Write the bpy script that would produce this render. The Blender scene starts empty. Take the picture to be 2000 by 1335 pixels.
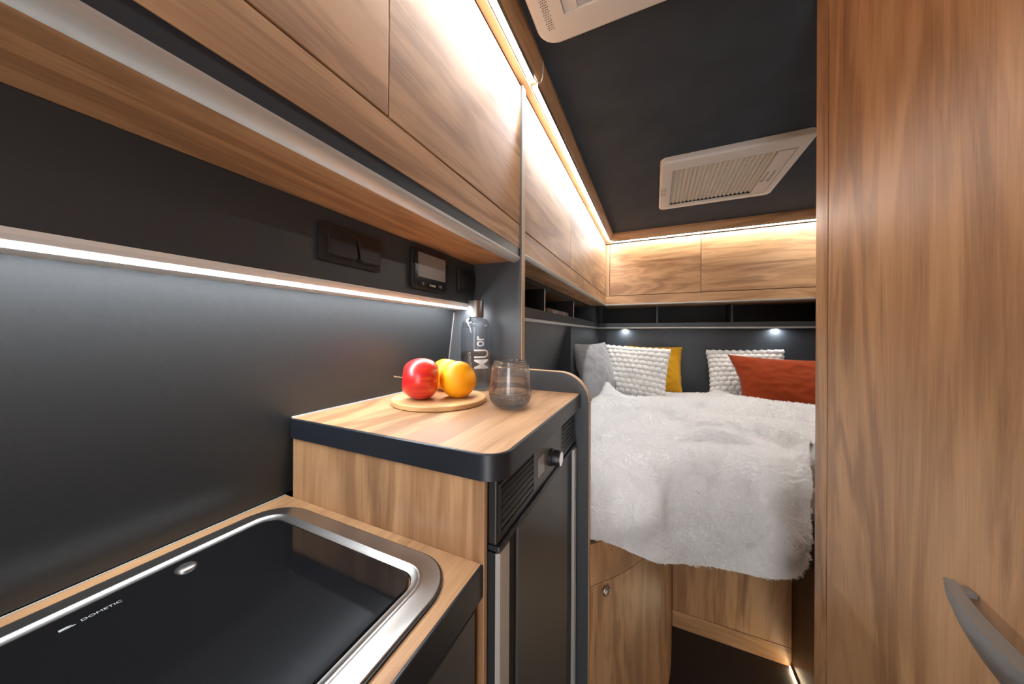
import bpy, bmesh, math, random
from mathutils import Vector, Matrix, noise
R = math.radians
scene = bpy.context.scene
COL = scene.collection
random.seed(4)

# ------------------------------------------------------------------ materials
MATS = {}
def new_mat(name):
    m = bpy.data.materials.new(name); m.use_nodes = True
    nt = m.node_tree; b = nt.nodes['Principled BSDF']
    return m, nt, b
def simple(name, col, rough=.5, metal=0, spec=.5, noise_amt=0, noise_scale=40, bump=0, bump_scale=200, **kw):
    m, nt, b = new_mat(name)
    b.inputs['Base Color'].default_value = (*col, 1)
    b.inputs['Roughness'].default_value = rough
    b.inputs['Metallic'].default_value = metal
    b.inputs['Specular IOR Level'].default_value = spec
    for k, v in kw.items():
        b.inputs[k.replace('_', ' ')].default_value = v
    if noise_amt or bump:
        tc = nt.nodes.new('ShaderNodeTexCoord')
    if noise_amt:
        n = nt.nodes.new('ShaderNodeTexNoise'); n.inputs['Scale'].default_value = noise_scale; n.inputs['Detail'].default_value = 6
        nt.links.new(tc.outputs['Object'], n.inputs['Vector'])
        mx = nt.nodes.new('ShaderNodeMix'); mx.data_type = 'RGBA'
        mx.inputs[6].default_value = (*[c * (1 - noise_amt) for c in col], 1)
        mx.inputs[7].default_value = (*[min(1, c * (1 + noise_amt)) for c in col], 1)
        nt.links.new(n.outputs['Fac'], mx.inputs[0]); nt.links.new(mx.outputs[2], b.inputs['Base Color'])
    if bump:
        n2 = nt.nodes.new('ShaderNodeTexNoise'); n2.inputs['Scale'].default_value = bump_scale; n2.inputs['Detail'].default_value = 4
        nt.links.new(tc.outputs['Object'], n2.inputs['Vector'])
        bp = nt.nodes.new('ShaderNodeBump'); bp.inputs['Strength'].default_value = bump; bp.inputs['Distance'].default_value = .002
        nt.links.new(n2.outputs['Fac'], bp.inputs['Height']); nt.links.new(bp.outputs['Normal'], b.inputs['Normal'])
    MATS[name] = m
    return m
def emit(name, col, s):
    m, nt, b = new_mat(name)
    b.inputs['Base Color'].default_value = (.8, .8, .8, 1)
    b.inputs['Emission Color'].default_value = (*col, 1); b.inputs['Emission Strength'].default_value = s
    MATS[name] = m; return m

def wood(name, axis, light=(.49, .285, .145), mid=(.378, .208, .102), dark=(.155, .070, .033), rough=.38, k=1.0, off=0, dark_amt=.8):
    """crafted oak laminate, grain along axis"""
    m, nt, b = new_mat(name); N = nt.nodes; L = nt.links
    tc = N.new('ShaderNodeTexCoord'); oi = N.new('ShaderNodeObjectInfo')
    cmb = N.new('ShaderNodeCombineXYZ')
    mul = N.new('ShaderNodeMath'); mul.operation = 'MULTIPLY_ADD'; mul.inputs[1].default_value = 17.3; mul.inputs[2].default_value = off
    L.new(oi.outputs['Random'], mul.inputs[0])
    for i in range(3): L.new(mul.outputs[0], cmb.inputs[i])
    add = N.new('ShaderNodeVectorMath'); add.operation = 'ADD'
    L.new(tc.outputs['Object'], add.inputs[0]); L.new(cmb.outputs[0], add.inputs[1])
    def mapped(stretch):
        mp = N.new('ShaderNodeMapping'); s = [k, k, k]; s['XYZ'.index(axis)] = k * stretch
        mp.inputs['Scale'].default_value = s; L.new(add.outputs[0], mp.inputs['Vector']); return mp
    def noi(mp, scale, det, dist=0, rgh=.55):
        n = N.new('ShaderNodeTexNoise'); n.inputs['Scale'].default_value = scale; n.inputs['Detail'].default_value = det
        n.inputs['Distortion'].default_value = dist; n.inputs['Roughness'].default_value = rgh
        L.new(mp.outputs[0], n.inputs['Vector']); return n
    m1, m2, m3 = mapped(.15), mapped(.03), mapped(.10)
    m4 = mapped(.10)
    fig = noi(m1, 6.5, 4, .7)
    # rings from the figure noise
    sn = N.new('ShaderNodeMath'); sn.operation = 'MULTIPLY'; sn.inputs[1].default_value = 36
    L.new(fig.outputs['Fac'], sn.inputs[0])
    si = N.new('ShaderNodeMath'); si.operation = 'SINE'; L.new(sn.outputs[0], si.inputs[0])
    fib = noi(m2, 230, 5, 0, .7)
    tone = noi(m4, 9, 4, .5)
    # factor = .5 + .1*rings + fibres + tone
    def madd(a, mulv, addsock=None, addv=0):
        q = N.new('ShaderNodeMath'); q.operation = 'MULTIPLY_ADD'; q.inputs[1].default_value = mulv; L.new(a, q.inputs[0])
        if addsock is None: q.inputs[2].default_value = addv
        else: L.new(addsock, q.inputs[2])
        return q.outputs[0]
    f = madd(si.outputs[0], .26, None, -.69)
    f = madd(fib.outputs['Fac'], 1.0, f)
    f = madd(tone.outputs['Fac'], 1.35, f)
    rp = N.new('ShaderNodeValToRGB'); e = rp.color_ramp.elements
    e[0].position = .12; e[0].color = (*[.55 * a + .45 * d for a, d in zip(mid, dark)], 1)
    e[1].position = .85; e[1].color = (*light, 1)
    q = e.new(.42); q.color = (*mid, 1)
    L.new(f, rp.inputs['Fac'])
    # dark streaks and knots
    st = noi(m3, 11, 5, 1.1, .6)
    sr = N.new('ShaderNodeValToRGB'); se = sr.color_ramp.elements
    se[0].position = .58; se[0].color = (0, 0, 0, 1); se[1].position = .76; se[1].color = (1, 1, 1, 1)
    L.new(st.outputs['Fac'], sr.inputs['Fac'])
    sm = N.new('ShaderNodeMath'); sm.operation = 'MULTIPLY'; L.new(sr.outputs['Color'], sm.inputs[0]); sm.inputs[1].default_value = dark_amt
    mx = N.new('ShaderNodeMix'); mx.data_type = 'RGBA'; L.new(sm.outputs[0], mx.inputs[0])
    L.new(rp.outputs['Color'], mx.inputs[6]); mx.inputs[7].default_value = (*dark, 1)
    L.new(mx.outputs[2], b.inputs['Base Color'])
    b.inputs['Roughness'].default_value = rough; b.inputs['Specular IOR Level'].default_value = .30
    bp = N.new('ShaderNodeBump'); bp.inputs['Strength'].default_value = .08; bp.inputs['Distance'].default_value = .0006
    L.new(fib.outputs['Fac'], bp.inputs['Height']); L.new(bp.outputs['Normal'], b.inputs['Normal'])
    MATS[name] = m; return m

W_Y = wood('oak_along', 'Y', rough=.47); W_X = wood('oak_across', 'X'); W_Z = wood('oak_upright', 'Z', rough=.36)
BOARD = wood('beech_board', 'X', (.66, .40, .19), (.60, .35, .155), (.42, .23, .10), .5, 1.6, 3, .25)
EDGE = simple('edge_band', (.48, .30, .16), .5, noise_amt=.2, noise_scale=60)
ANTH = simple('anthracite_laminate', (.034, .039, .045), .42, noise_amt=.12, noise_scale=120, bump=.05, bump_scale=900)
SPLASH = simple('backsplash_laminate', (.060, .064, .068), .45, metal=.70, spec=.55, noise_amt=.1, noise_scale=150, bump=.06, bump_scale=1200)
BLACKEDGE = simple('black_edge', (.012, .015, .021), .38, noise_amt=.1)
BLACKPL = simple('black_plastic', (.014, .014, .015), .38, bump=.04, bump_scale=1500)
BLACKIN = simple('black_inner', (.006, .006, .006), .6)
FDOOR = simple('fridge_door_black', (.060, .059, .058), .40, noise_amt=.1, noise_scale=90)
GREYPL = simple('grey_control_plastic', (.10, .10, .098), .42)
ALU = simple('satin_aluminium', (.62, .60, .57), .34, metal=1, noise_amt=.03)
TRIMALU = simple('matt_aluminium', (.52, .505, .48), .48, metal=.55)
STEEL = simple('brushed_steel', (.40, .385, .37), .36, metal=1, noise_amt=.05, noise_scale=300)
CHROME = simple('chrome', (.8, .79, .77), .14, metal=1)
GLASSLID = simple('black_glass', (.006, .006, .007), .07, spec=.5)
CEIL = simple('ceiling_felt', (.046, .054, .066), .95, spec=.15, noise_amt=.28, noise_scale=7, bump=.25, bump_scale=500)
FLOORM = simple('vinyl_floor', (.020, .017, .017), .5, noise_amt=.3, noise_scale=60)
WHITEPL = simple('white_plastic', (.62, .585, .545), .45, bump=.03, bump_scale=900)
CREAM = simple('pleated_blind', (.60, .545, .46), .8)
SLOTM = simple('slot_grey', (.30, .28, .25), .6)
WHITETXT = simple('white_print', (.75, .75, .75), .5)
LIGHTGREY = simple('sealing_grey', (.45, .44, .42), .5)
SHADEWOOD = wood('shaded_oak', 'Z', (.12, .065, .035), (.09, .045, .024), (.04, .02, .01))  # oak darkened to put the shade under the bed into its colour
PANELW = simple('shell_dark', (.03, .03, .03), .6)

LED_W = emit('led_neutral', (.98, .985, 1.0), 100)
LED_R = emit('led_rear', (1, .965, .92), 75)
LED_C = emit('led_cool', (.92, .97, 1.0), 98)
LED_F = emit('led_warm', (1, .78, .5), 30)
LED_S = emit('spot_cool', (.90, .95, 1.0), 260)

# ------------------------------------------------------------------ mesh helpers
def BM(): return bmesh.new()
def bx(bm, x0, x1, y0, y1, z0, z1, bev=0, seg=2):
    vs = [bm.verts.new((x, y, z)) for x in (x0, x1) for y in (y0, y1) for z in (z0, z1)]
    idx = [(0, 1, 3, 2), (4, 6, 7, 5), (0, 4, 5, 1), (2, 3, 7, 6), (0, 2, 6, 4), (1, 5, 7, 3)]
    fs = [bm.faces.new([vs[i] for i in f]) for f in idx]
    if bev:
        es = list({e for f in fs for e in f.edges})
        bmesh.ops.bevel(bm, geom=es, offset=bev, segments=seg, profile=.5, affect='EDGES')
    return bm
def to3(p, axis, a):
    u, v = p
    return {'X': (a, u, v), 'Y': (u, a, v), 'Z': (u, v, a)}[axis]
def prism(bm, pts, axis, a0, a1, bev=0, seg=2):
    A = [bm.verts.new(to3(p, axis, a0)) for p in pts]; B = [bm.verts.new(to3(p, axis, a1)) for p in pts]
    n = len(pts); fs = [bm.faces.new(A), bm.faces.new(B[::-1])]
    for i in range(n):
        j = (i + 1) % n
        fs.append(bm.faces.new((A[j], A[i], B[i], B[j])))
    bmesh.ops.recalc_face_normals(bm, faces=fs)
    if bev:
        es = [e for e in {e for f in fs[:2] for e in f.edges}]
        bmesh.ops.bevel(bm, geom=es, offset=bev, segments=seg, profile=.5, affect='EDGES')
    return bm
def ring(bm, outer, inner, axis, a0, a1):
    """plate with a hole; outer and inner have the same number of points"""
    n = len(outer)
    V = [[bm.verts.new(to3(p, axis, a)) for p in pts] for a in (a0, a1) for pts in (outer, inner)]
    fs = []
    for i in range(n):
        j = (i + 1) % n
        fs += [bm.faces.new((V[0][i], V[0][j], V[1][j], V[1][i])), bm.faces.new((V[2][i], V[3][i], V[3][j], V[2][j])),
               bm.faces.new((V[0][i], V[2][i], V[2][j], V[0][j])), bm.faces.new((V[1][i], V[1][j], V[3][j], V[3][i]))]
    bmesh.ops.recalc_face_normals(bm, faces=fs); return bm
def rings(bm, loops, closed_ends=False):
    """skin between loops of 3d points"""
    V = [[bm.verts.new(p) for p in l] for l in loops]; n = len(loops[0]); fs = []
    for a, b in zip(V[:-1], V[1:]):
        for i in range(n):
            j = (i + 1) % n
            fs.append(bm.faces.new((a[i], a[j], b[j], b[i])))
    if closed_ends:
        fs.append(bm.faces.new(V[0][::-1])); fs.append(bm.faces.new(V[-1]))
    bmesh.ops.recalc_face_normals(bm, faces=fs); return bm
def rrect(x0, x1, y0, y1, r, n=8):
    pts = []
    for cx, cy, a in ((x1 - r, y1 - r, 0), (x0 + r, y1 - r, 90), (x0 + r, y0 + r, 180), (x1 - r, y0 + r, 270)):
        for i in range(n + 1):
            t = R(a + 90 * i / n); pts.append((cx + r * math.cos(t), cy + r * math.sin(t)))
    return pts
def lathe(bm, prof, c, n=48, axis='Z'):
    """prof: (radius, height) from one end to the other; zero radius closes"""
    rows = []
    def P(r, h, t):
        a, b = r * math.cos(t), r * math.sin(t)
        return {'Z': (c[0] + a, c[1] + b, c[2] + h), 'X': (c[0] + h, c[1] + a, c[2] + b), 'Y': (c[0] + a, c[1] + h, c[2] + b)}[axis]
    for r, h in prof:
        if r < 1e-6: rows.append([bm.verts.new(P(0, h, 0))])
        else: rows.append([bm.verts.new(P(r, h, 2 * math.pi * i / n)) for i in range(n)])
    fs = []
    for a, b in zip(rows[:-1], rows[1:]):
        for i in range(n):
            j = (i + 1) % n
            if len(a) == 1 and len(b) == 1: continue
            if len(a) == 1: fs.append(bm.faces.new((a[0], b[i], b[j])))
            elif len(b) == 1: fs.append(bm.faces.new((a[i], a[j], b[0])))
            else: fs.append(bm.faces.new((a[i], a[j], b[j], b[i])))
    bmesh.ops.recalc_face_normals(bm, faces=fs); return bm
def arc(cx, cy, r, a0, a1, n=8):
    return [(cx + r * math.cos(R(a0 + (a1 - a0) * i / n)), cy + r * math.sin(R(a0 + (a1 - a0) * i / n))) for i in range(n + 1)]
def smooth_path(pts, n):
    """Catmull-Rom through points"""
    P = [Vector(p) for p in pts]; P = [P[0] * 2 - P[1]] + P + [P[-1] * 2 - P[-2]]
    out = []; m = len(pts) - 1
    for i in range(n + 1):
        t = i / n * m; k = min(int(t), m - 1); u = t - k
        a, b, c, d = P[k:k + 4]
        out.append(.5 * ((2 * b) + (c - a) * u + (2 * a - 5 * b + 4 * c - d) * u * u + (3 * b - a - 3 * c + d) * u ** 3))
    return out

def wloc(o):
    v = Vector((0, 0, 0))
    while o: v += o.location; o = o.parent
    return v
def obj(name, bm, mat, parent=None, smooth=False, loc=None):
    me = bpy.data.meshes.new(name)
    base = wloc(parent)
    if loc is not None: base = Vector(loc)
    elif parent is None:
        lo = [min(v.co[i] for v in bm.verts) for i in range(3)]; hi = [max(v.co[i] for v in bm.verts) for i in range(3)]
        base = Vector(((lo[0] + hi[0]) / 2, (lo[1] + hi[1]) / 2, lo[2]))
    for v in bm.verts: v.co -= base
    bm.to_mesh(me); bm.free()
    me.materials.append(mat)
    if smooth:
        for p in me.polygons: p.use_smooth = True
        if smooth == 'auto':
            try: me.set_sharp_from_angle(angle=R(35))
            except Exception: pass
    o = bpy.data.objects.new(name, me); COL.objects.link(o)
    if parent: o.parent = parent; o.location = base - wloc(parent)
    else: o.location = base
    return o
def tag(o, label=None, cat=None, group=None, kind=None):
    if label: o['label'] = label
    if cat: o['category'] = cat
    if group: o['group'] = group
    if kind: o['kind'] = kind
    return o
def thing(name, loc, label, cat, group=None):
    o = bpy.data.objects.new(name, None); o.empty_display_size = .05; COL.objects.link(o); o.location = loc
    return tag(o, label, cat, group)
def box(name, dims, mat, parent=None, bev=.0008, seg=2):
    return obj(name, bx(BM(), *dims, bev, seg), mat, parent)
def struct(name, bm, mat, label=None, cat=None):
    o = obj(name, bm, mat); tag(o, label, cat, kind='structure'); return o
def text_mesh(name, s, size, M, mat, parent, depth=.0002, extrude=True):
    cu = bpy.data.curves.new(name, 'FONT'); cu.body = s; cu.size = size; cu.extrude = depth; cu.align_x = 'CENTER'; cu.align_y = 'CENTER'
    t = bpy.data.objects.new(name, cu); COL.objects.link(t)
    dg = bpy.context.evaluated_depsgraph_get(); dg.update()
    me = bpy.data.meshes.new_from_object(t.evaluated_get(dg)); bpy.data.objects.remove(t)
    bm = BM(); bm.from_mesh(me); bmesh.ops.transform(bm, matrix=M, verts=bm.verts)
    return obj(name, bm, mat, parent)
def frame(origin, xdir, ydir):
    x = Vector(xdir).normalized(); y = Vector(ydir).normalized(); z = x.cross(y)
    m = Matrix((x, y, z)).transposed().to_4x4(); m.translation = Vector(origin); return m

# ------------------------------------------------------------------ key dimensions
YG = .848          # near face of the tall partition
XC = -.361         # face of the left overhead cabinets
XU = -.519         # face of the switch panel
YB = 2.63          # face of the rear overhead cabinets
ZC = 2.05          # ceiling
XR = .477          # face of the wardrobe
ZL, ZU = .941, 1.09
YN = -.95          # open rear doorway, behind the camera

# ------------------------------------------------------------------ shell
struct('floor', bx(BM(), -.85, 1.15, YN, 3.1, -.04, 0), FLOORM)
struct('ceiling', bx(BM(), -.85, 1.15, YN, 3.1, ZC, ZC + .04), CEIL)
bm = BM(); bx(bm, -.85, -.75, YN, 3.1, 0, ZC)
# sloping niche panel above the bed and the straight corner pillar
struct('wall_left', bm, ANTH)
struct('trim_4', prism(BM(), [(-.455, 1.325), (-.60, .80), (-.75, .80), (-.75, 1.325)], 'Y', .875, 1.8115), ANTH)
struct('trim_5', bx(BM(), -.749, -.446, 1.812, 2.819, .8, 1.325), ANTH)
struct('wall_back', bx(BM(), -.75, 1.1, 2.82, 3.1, 0, 1.325), ANTH)
bm = BM(); bx(bm, -.75, 1.1, 3.0, 3.1, 1.3255, ZC); struct('trim_1', bm, ANTH)
struct('wall_right', bx(BM(), 1.05, 1.15, YN, 3.1, 0, ZC), PANELW)
# entrance wall with an open doorway behind the camera
bm = BM()
bx(bm, -.75, -.12, YN - .05, YN, 0, ZC); bx(bm, .55, 1.05, YN - .05, YN, 0, ZC); bx(bm, -.12, .55, YN - .05, YN, 1.95, ZC)
struct('wall_front', bm, WHITEPL)

# cornice along the ceiling (left and rear)
bm = BM()
prof = [(-.362, 1.987), (-.341, 1.987), (-.338, 1.995), (-.316, 1.995), (-.311, 2.004), (-.298, 2.035), (-.298, ZC), (-.362, ZC)]
prism(bm, prof, 'Y', YN, YB - .058)
struct('trim_2', bm, W_Y)
bm = BM()
prof = [(YB, 1.985), (YB - .012, 1.983), (YB - .018, 1.993), (YB - .040, 1.993), (YB - .047, 2.004), (YB - .057, 2.033), (YB - .057, ZC), (YB, ZC)]
prism(bm, prof, 'X', -.362, 1.05)
bx(bm, .975, 1.05, .975, YB - .058, 1.993, ZC)  # unseen box added at the right to carry the added fill strip
struct('trim_3', bm, W_X)

def led(name, label, chan_bm, diff_bm, mat, loc, group=None, chan_mat=None):
    t = thing(name, loc, label, 'led light', group)
    obj('channel', chan_bm, chan_mat or ALU, t); obj('diffuser', diff_bm, mat, t); return t
G_LED = 'ceiling edge light strips'
for lab, y0, y1 in (('bright white light strip under the cornice above the kitchen cabinet doors', .02, .842),
                    ('white light strip under the cornice along the left side above the bed', .872, 2.565)):
    c = BM(); prism(c, [(-.3375, 1.9945), (-.3375, 1.9885), (-.336, 1.9885), (-.336, 1.9908), (-.3180, 1.9908), (-.3180, 1.9805), (-.3165, 1.9805), (-.3165, 1.9945)], 'Y', y0, y1)
    d = BM(); prism(d, [(-.3355, 1.9905), (-.3348, 1.9893), (-.3195, 1.9815), (-.3185, 1.9815), (-.3185, 1.9905)], 'Y', y0 + .003, y1 - .003)
    led('led_light', lab, c, d, LED_W, (-.331, (y0 + y1) / 2, 1.982), G_LED)
y_ = YB - .0195
c = BM(); prism(c, [(y_ + .0010, 1.9925), (y_ + .0010, 1.9845), (y_, 1.9845), (y_, 1.9888), (y_ - .0190, 1.9888), (y_ - .0190, 1.9865), (y_ - .0203, 1.9865), (y_ - .0203, 1.9925)], 'X', -.315, 1.04)
d = BM(); prism(d, [(y_ - .0005, 1.9885), (y_ - .0005, 1.9870), (y_ - .0025, 1.9850), (y_ - .0165, 1.9850), (y_ - .0185, 1.9870), (y_ - .0185, 1.9885)], 'X', -.313, 1.037)
xr_ = 1.0  # unseen right leg, added as fill light for bed and cabinets
prism(c, [(xr_ + .0010, 1.9925), (xr_ + .0010, 1.9845), (xr_, 1.9845), (xr_, 1.9888), (xr_ - .0190, 1.9888), (xr_ - .0190, 1.9865), (xr_ - .0203, 1.9865), (xr_ - .0203, 1.9925)], 'Y', 1.05, 2.585)
prism(d, [(xr_ - .0005, 1.9885), (xr_ - .0005, 1.9870), (xr_ - .0025, 1.9850), (xr_ - .0165, 1.9850), (xr_ - .0185, 1.9870), (xr_ - .0185, 1.9885)], 'Y', 1.055, 2.58)
led('led_light', 'white light strip under the cornice above the rear wall cabinets, plus an unseen added leg at the right', c, d, LED_R, (.36, YB - .03, 1.98), G_LED)
# thin cable bridging the two strips
bm = BM(); pts = smooth_path([(-.318, .828, 1.99), (-.312, .842, 1.978), (-.304, .858, 1.98), (-.298, .862, 2.0), (-.297, .862, 2.045)], 16)
def tube(bm, pts, r, n=8):
    loops = []
    for i, p in enumerate(pts):
        d = (pts[min(i + 1, len(pts) - 1)] - pts[max(i - 1, 0)]).normalized()
        a = d.orthogonal().normalized() if abs(d.z) < .9 else d.cross(Vector((0, 1, 0))).normalized(); b = d.cross(a)
        if i and a.dot(pa) < 0: a, b = -a, -b
        pa = a
        rr = r[i] if isinstance(r, (list, tuple)) else r
        loops.append([p + rr * (a * math.cos(2 * math.pi * k / n) + b * math.sin(2 * math.pi * k / n)) for k in range(n)])
    return rings(bm, loops, True)
tube(bm, pts, .0014)
tag(obj('cable', bm, WHITEPL, smooth=True), 'thin cable curling at the join of the two left ceiling light strips', 'cable')

# ------------------------------------------------------------------ overhead cabinets, left
def quarter(xf, zt, w, h, n=8):
    """rounded aluminium nose: front edge at (xf, zt), curving down and back"""
    return [(xf, zt)] + [(xf - w + w * math.cos(R(a)), zt - .004 - (h - .004) * math.sin(R(a))) for a in [90 * i / n for i in range(n + 1)]] + [(xf - w, zt)]
def overhead_left(y0, y1, seams, label, zv, zdoor, trim_top, strip):
    t = thing('overhead_cabinet', (-.5, (y0 + y1) / 2, 1.46), label, 'cabinet', 'left wall overhead cabinets')
    b = BM(); bx(b, -.748, XC - .019, y0, y1, trim_top + .0005, 1.984)
    obj('carcass', b, BLACKIN, t)
    ys = seams
    for a, c in zip(ys[:-1], ys[1:]):
        box('door', (XC - .018, XC, a + .0013, c - .0013, zdoor + .0015, 1.980), W_Y, t, .0012)
    box('valance', (XC - .018, XC - .0004, y0, y1, zv, zdoor - .0012), W_Y, t, .0008)
    if strip:
        box('recess_strip', (XC - .018, XC - .001, y0, y1, trim_top, zv - .0005), BLACKEDGE, t, 0)
    return t
oc = overhead_left(-.94, YG, [-.94, -.655, -.154, .347, YG], 'oak overhead cabinet over the sink with wide silver nose and black strip', 1.503, 1.572, 1.479, True)
box('bottom_panel', (-.52, XC - .020, -.94, YG, 1.468, 1.4788), W_Y, oc, 0)
b = BM(); prism(b, quarter(XC, 1.4785, .0235, .0155), 'Y', -.94, YG - .001)
obj('nose_profile', b, TRIMALU, oc, 'auto')
ob = overhead_left(.873, YB - .0005, [.873, 1.457, 2.04, YB - .025], 'oak overhead cabinet along the left side of the bed', 1.496, 1.564, 1.4955, False)
box('bottom_panel', (-.749, XC - .012, .873, YB, 1.4865, 1.495), W_Y, ob, 0)
b = BM(); prism(b, quarter(XC + .002, 1.4955, .013, .012), 'Y', .874, YB - .003)
obj('nose_profile', b, TRIMALU, ob, 'auto')

# rear overhead cabinet
t = thing('overhead_cabinet', (.35, 2.8, 1.46), 'oak overhead cabinet on the rear wall above the pillows', 'cabinet')
b = BM(); bx(b, XC - .018, 1.045, YB + .019, 2.99, 1.4955, 1.984); obj('carcass', b, BLACKIN, t)
for a, c in ((-.331, .306), (.306, .945)):
    box('door', (a + .0018, c - .0018, YB, YB + .018, 1.5645, 1.980), W_X, t, .0012)
box('door', (.9462, 1.045, YB, YB + .018, 1.5635, 1.980), W_X, t, .0012)
box('corner_stile', (XC - .015, -.3322, YB, YB + .018, 1.5635, 1.980), W_Z, t, .0008)
box('valance', (XC - .015, 1.045, YB + .0004, YB + .018, 1.496, 1.5605), W_X, t, .0008)
box('bottom_panel', (XC - .018, 1.045, YB + .012, 2.99, 1.4865, 1.495), W_X, t, 0)
b = BM(); prism(b, [(YB - x - .361 + 0, z) for x, z in quarter(XC + .002, 1.4955, .013, .012)], 'X', XC - .010, 1.045)
obj('nose_profile', b, TRIMALU, t, 'auto')

# ------------------------------------------------------------------ tall partition beside the fridge
out = [(-.749, 0), (-.159, 0), (-.159, 1.062)] + arc(-.242, 1.062, .083, 0, 90, 12)[1:] + [(-.352, 1.147), (-.356, 1.151), (-.356, 1.9835), (-.749, 1.9835)]
t = thing('partition_panel', (-.4, YG + .012, 0), 'tall dark partition between kitchen and bed with a rounded low shoulder and oak edge', 'partition panel')
b = prism(BM(), out, 'Y', YG, YG + .0225)
PARTM = simple('anthracite_board', (.050, .054, .060), .42, noise_amt=.1, noise_scale=120)
obj('board', b, PARTM, t)
# edge band running up the rim
rim = out[1:-1]
b = BM(); loops = []
def offset_path(path, o):
    res = []
    for i, p in enumerate(path):
        a = Vector(path[max(i - 1, 0)]); c = Vector(path[min(i + 1, len(path) - 1)]); d = (c - a).normalized()
        res.append((p[0] + d.y * o, p[1] - d.x * o))
    return res
o1 = offset_path(rim, .0012)
A = []
for p, q in zip(rim, o1):
    A.append([(p[0], YG - .0004, p[1]), (q[0], YG - .0004, q[1]), (q[0], YG + .0229, q[1]), (p[0], YG + .0229, p[1])])
rings(b, A, True)
obj('edge_band', b, EDGE, t)

# ------------------------------------------------------------------ switch panel, light profile, backsplash
box('wall_panel', (-.749, XU, -.94, YG - .0005, 1.3435, 1.4675), ANTH, None, .0006)
wp = bpy.data.objects['wall_panel']; tag(wp, 'black wall panel carrying the switches between shelf underside and kitchen light', 'wall panel')
c = BM()
prism(c, [(XU, 1.343), (XU - .001, 1.3375), (XU - .0050, 1.3325), (XU - .0080, 1.3300), (XU - .0240, 1.3280), (-.593, 1.3280), (-.593, 1.343)], 'Y', -.94, YG - .001)
d = BM()
prism(d, [(XU - .0080, 1.3297), (XU - .0080, 1.3290), (XU - .0092, 1.3277), (XU - .0120, 1.3270), (XU - .0190, 1.3270), (XU - .0215, 1.3274), (XU - .0225, 1.3280)], 'Y', -.04, YG - .002)
kl = led('led_light', 'cool white light strip in a silver profile above the backsplash', c, d, LED_C, (XU, .0, 1.317), None, simple('pale_profile', (.74, .72, .69), .42, metal=.1))
t = thing('backsplash', (-.62, 0, .94), 'dark grey satin backsplash panel behind sink and fruit', 'backsplash')
def splash_x(z): return -.590 - (1.345 - z) * .13
obj('panel', prism(BM(), [(splash_x(1.3435), 1.3435), (splash_x(.9435), .9435), (-.749, .9435), (-.749, 1.3435)], 'Y', -.94, YG - .004), SPLASH, t)
obj('corner_profile', prism(BM(), [(splash_x(1.320) + .0015, 1.320), (splash_x(1.0905) + .0015, 1.0905), (splash_x(1.0905) - .004, 1.0905), (splash_x(1.320) - .004, 1.320)], 'Y', YG - .0035, YG - .0005), TRIMALU, t)

# switches
def plate(name, y0, y1, z0, z1, th, r, mat, parent, x=XU, bev=.0015):
    b = prism(BM(), rrect(y0, y1, z0, z1, r, 6), 'X', x, x + th, bev); return obj(name, b, mat, parent, 'auto')
t = thing('light_switch', (XU, .41, 1.375), 'black double rocker switch left of the control screen', 'switch')
plate('cover_frame', .343, .473, 1.3755, 1.4415, .007, .004, BLACKPL, t)
for y0, y1 in ((.3565, .4135), (.4165, .4725 - .004)):
    b = BM(); pr = rrect(y0, y1, 1.385, 1.4335, .008, 6)
    lo = [(XU + .0072, y, z) for y, z in pr]; hi = [(XU + .0082 + .0075 * max(0, (1.430 - z) / .045), y + (.0015 if y < (y0 + y1) / 2 else -.0015), z + (.0015 if z < 1.409 else -.0015)) for y, z in pr]
    rings(b, [lo, hi], True); obj('rocker', b, BLACKPL, t)
t = thing('control_screen', (XU, .628, 1.358), 'black heating control unit with a grey screen and two buttons', 'control unit')
plate('housing', .560, .695, 1.3590, 1.4560, .0126, .012, BLACKPL, t, XU - .0006)
plate('bezel', .5645, .6905, 1.3625, 1.4525, .0022, .010, simple('bezel_black', (.011, .011, .012), .25), t, XU + .0121, .0006)
SCR = simple('screen_grey', (.21, .195, .185), .32, spec=.5)
box('screen', (XU + .0144, XU + .0150, .575, .679, 1.386, 1.4435), SCR, t, 0)
for y0, y1 in ((.580, .604), (.648, .668)):
    bt = plate('button', y0, y1, 1.3655, 1.3760, .0008, .004, BLACKIN, t, XU + .0144, .0003)
YD = (0, 1, 0)
text_mesh('lettering', 'truma', .0095, frame((XU + .0145, .628, 1.3705), YD, (0, 0, 1)), WHITETXT, t)
text_mesh('button_icon', 'i', .009, frame((XU + .0154, .592, 1.3708), YD, (0, 0, 1)), WHITETXT, t)
b = BM(); bx(b, XU + .0154, XU + .0157, .654, .661, 1.3725, 1.3733); bx(b, XU + .0154, XU + .0157, .654, .661, 1.3690, 1.3698); bx(b, XU + .0154, XU + .0157, .6603, .661, 1.3690, 1.3733)
obj('button_icon', b, WHITETXT, t)
t = thing('power_socket', (XU, .79, 1.37), 'small black rounded socket box beside the corner by the partition', 'socket')
plate('cover', .750, .832, 1.3720, 1.4430, .010, .006, BLACKPL, t)
plate('lid', .757, .825, 1.379, 1.436, .004, .006, BLACKIN, t, XU + .0101, .001)

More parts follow.
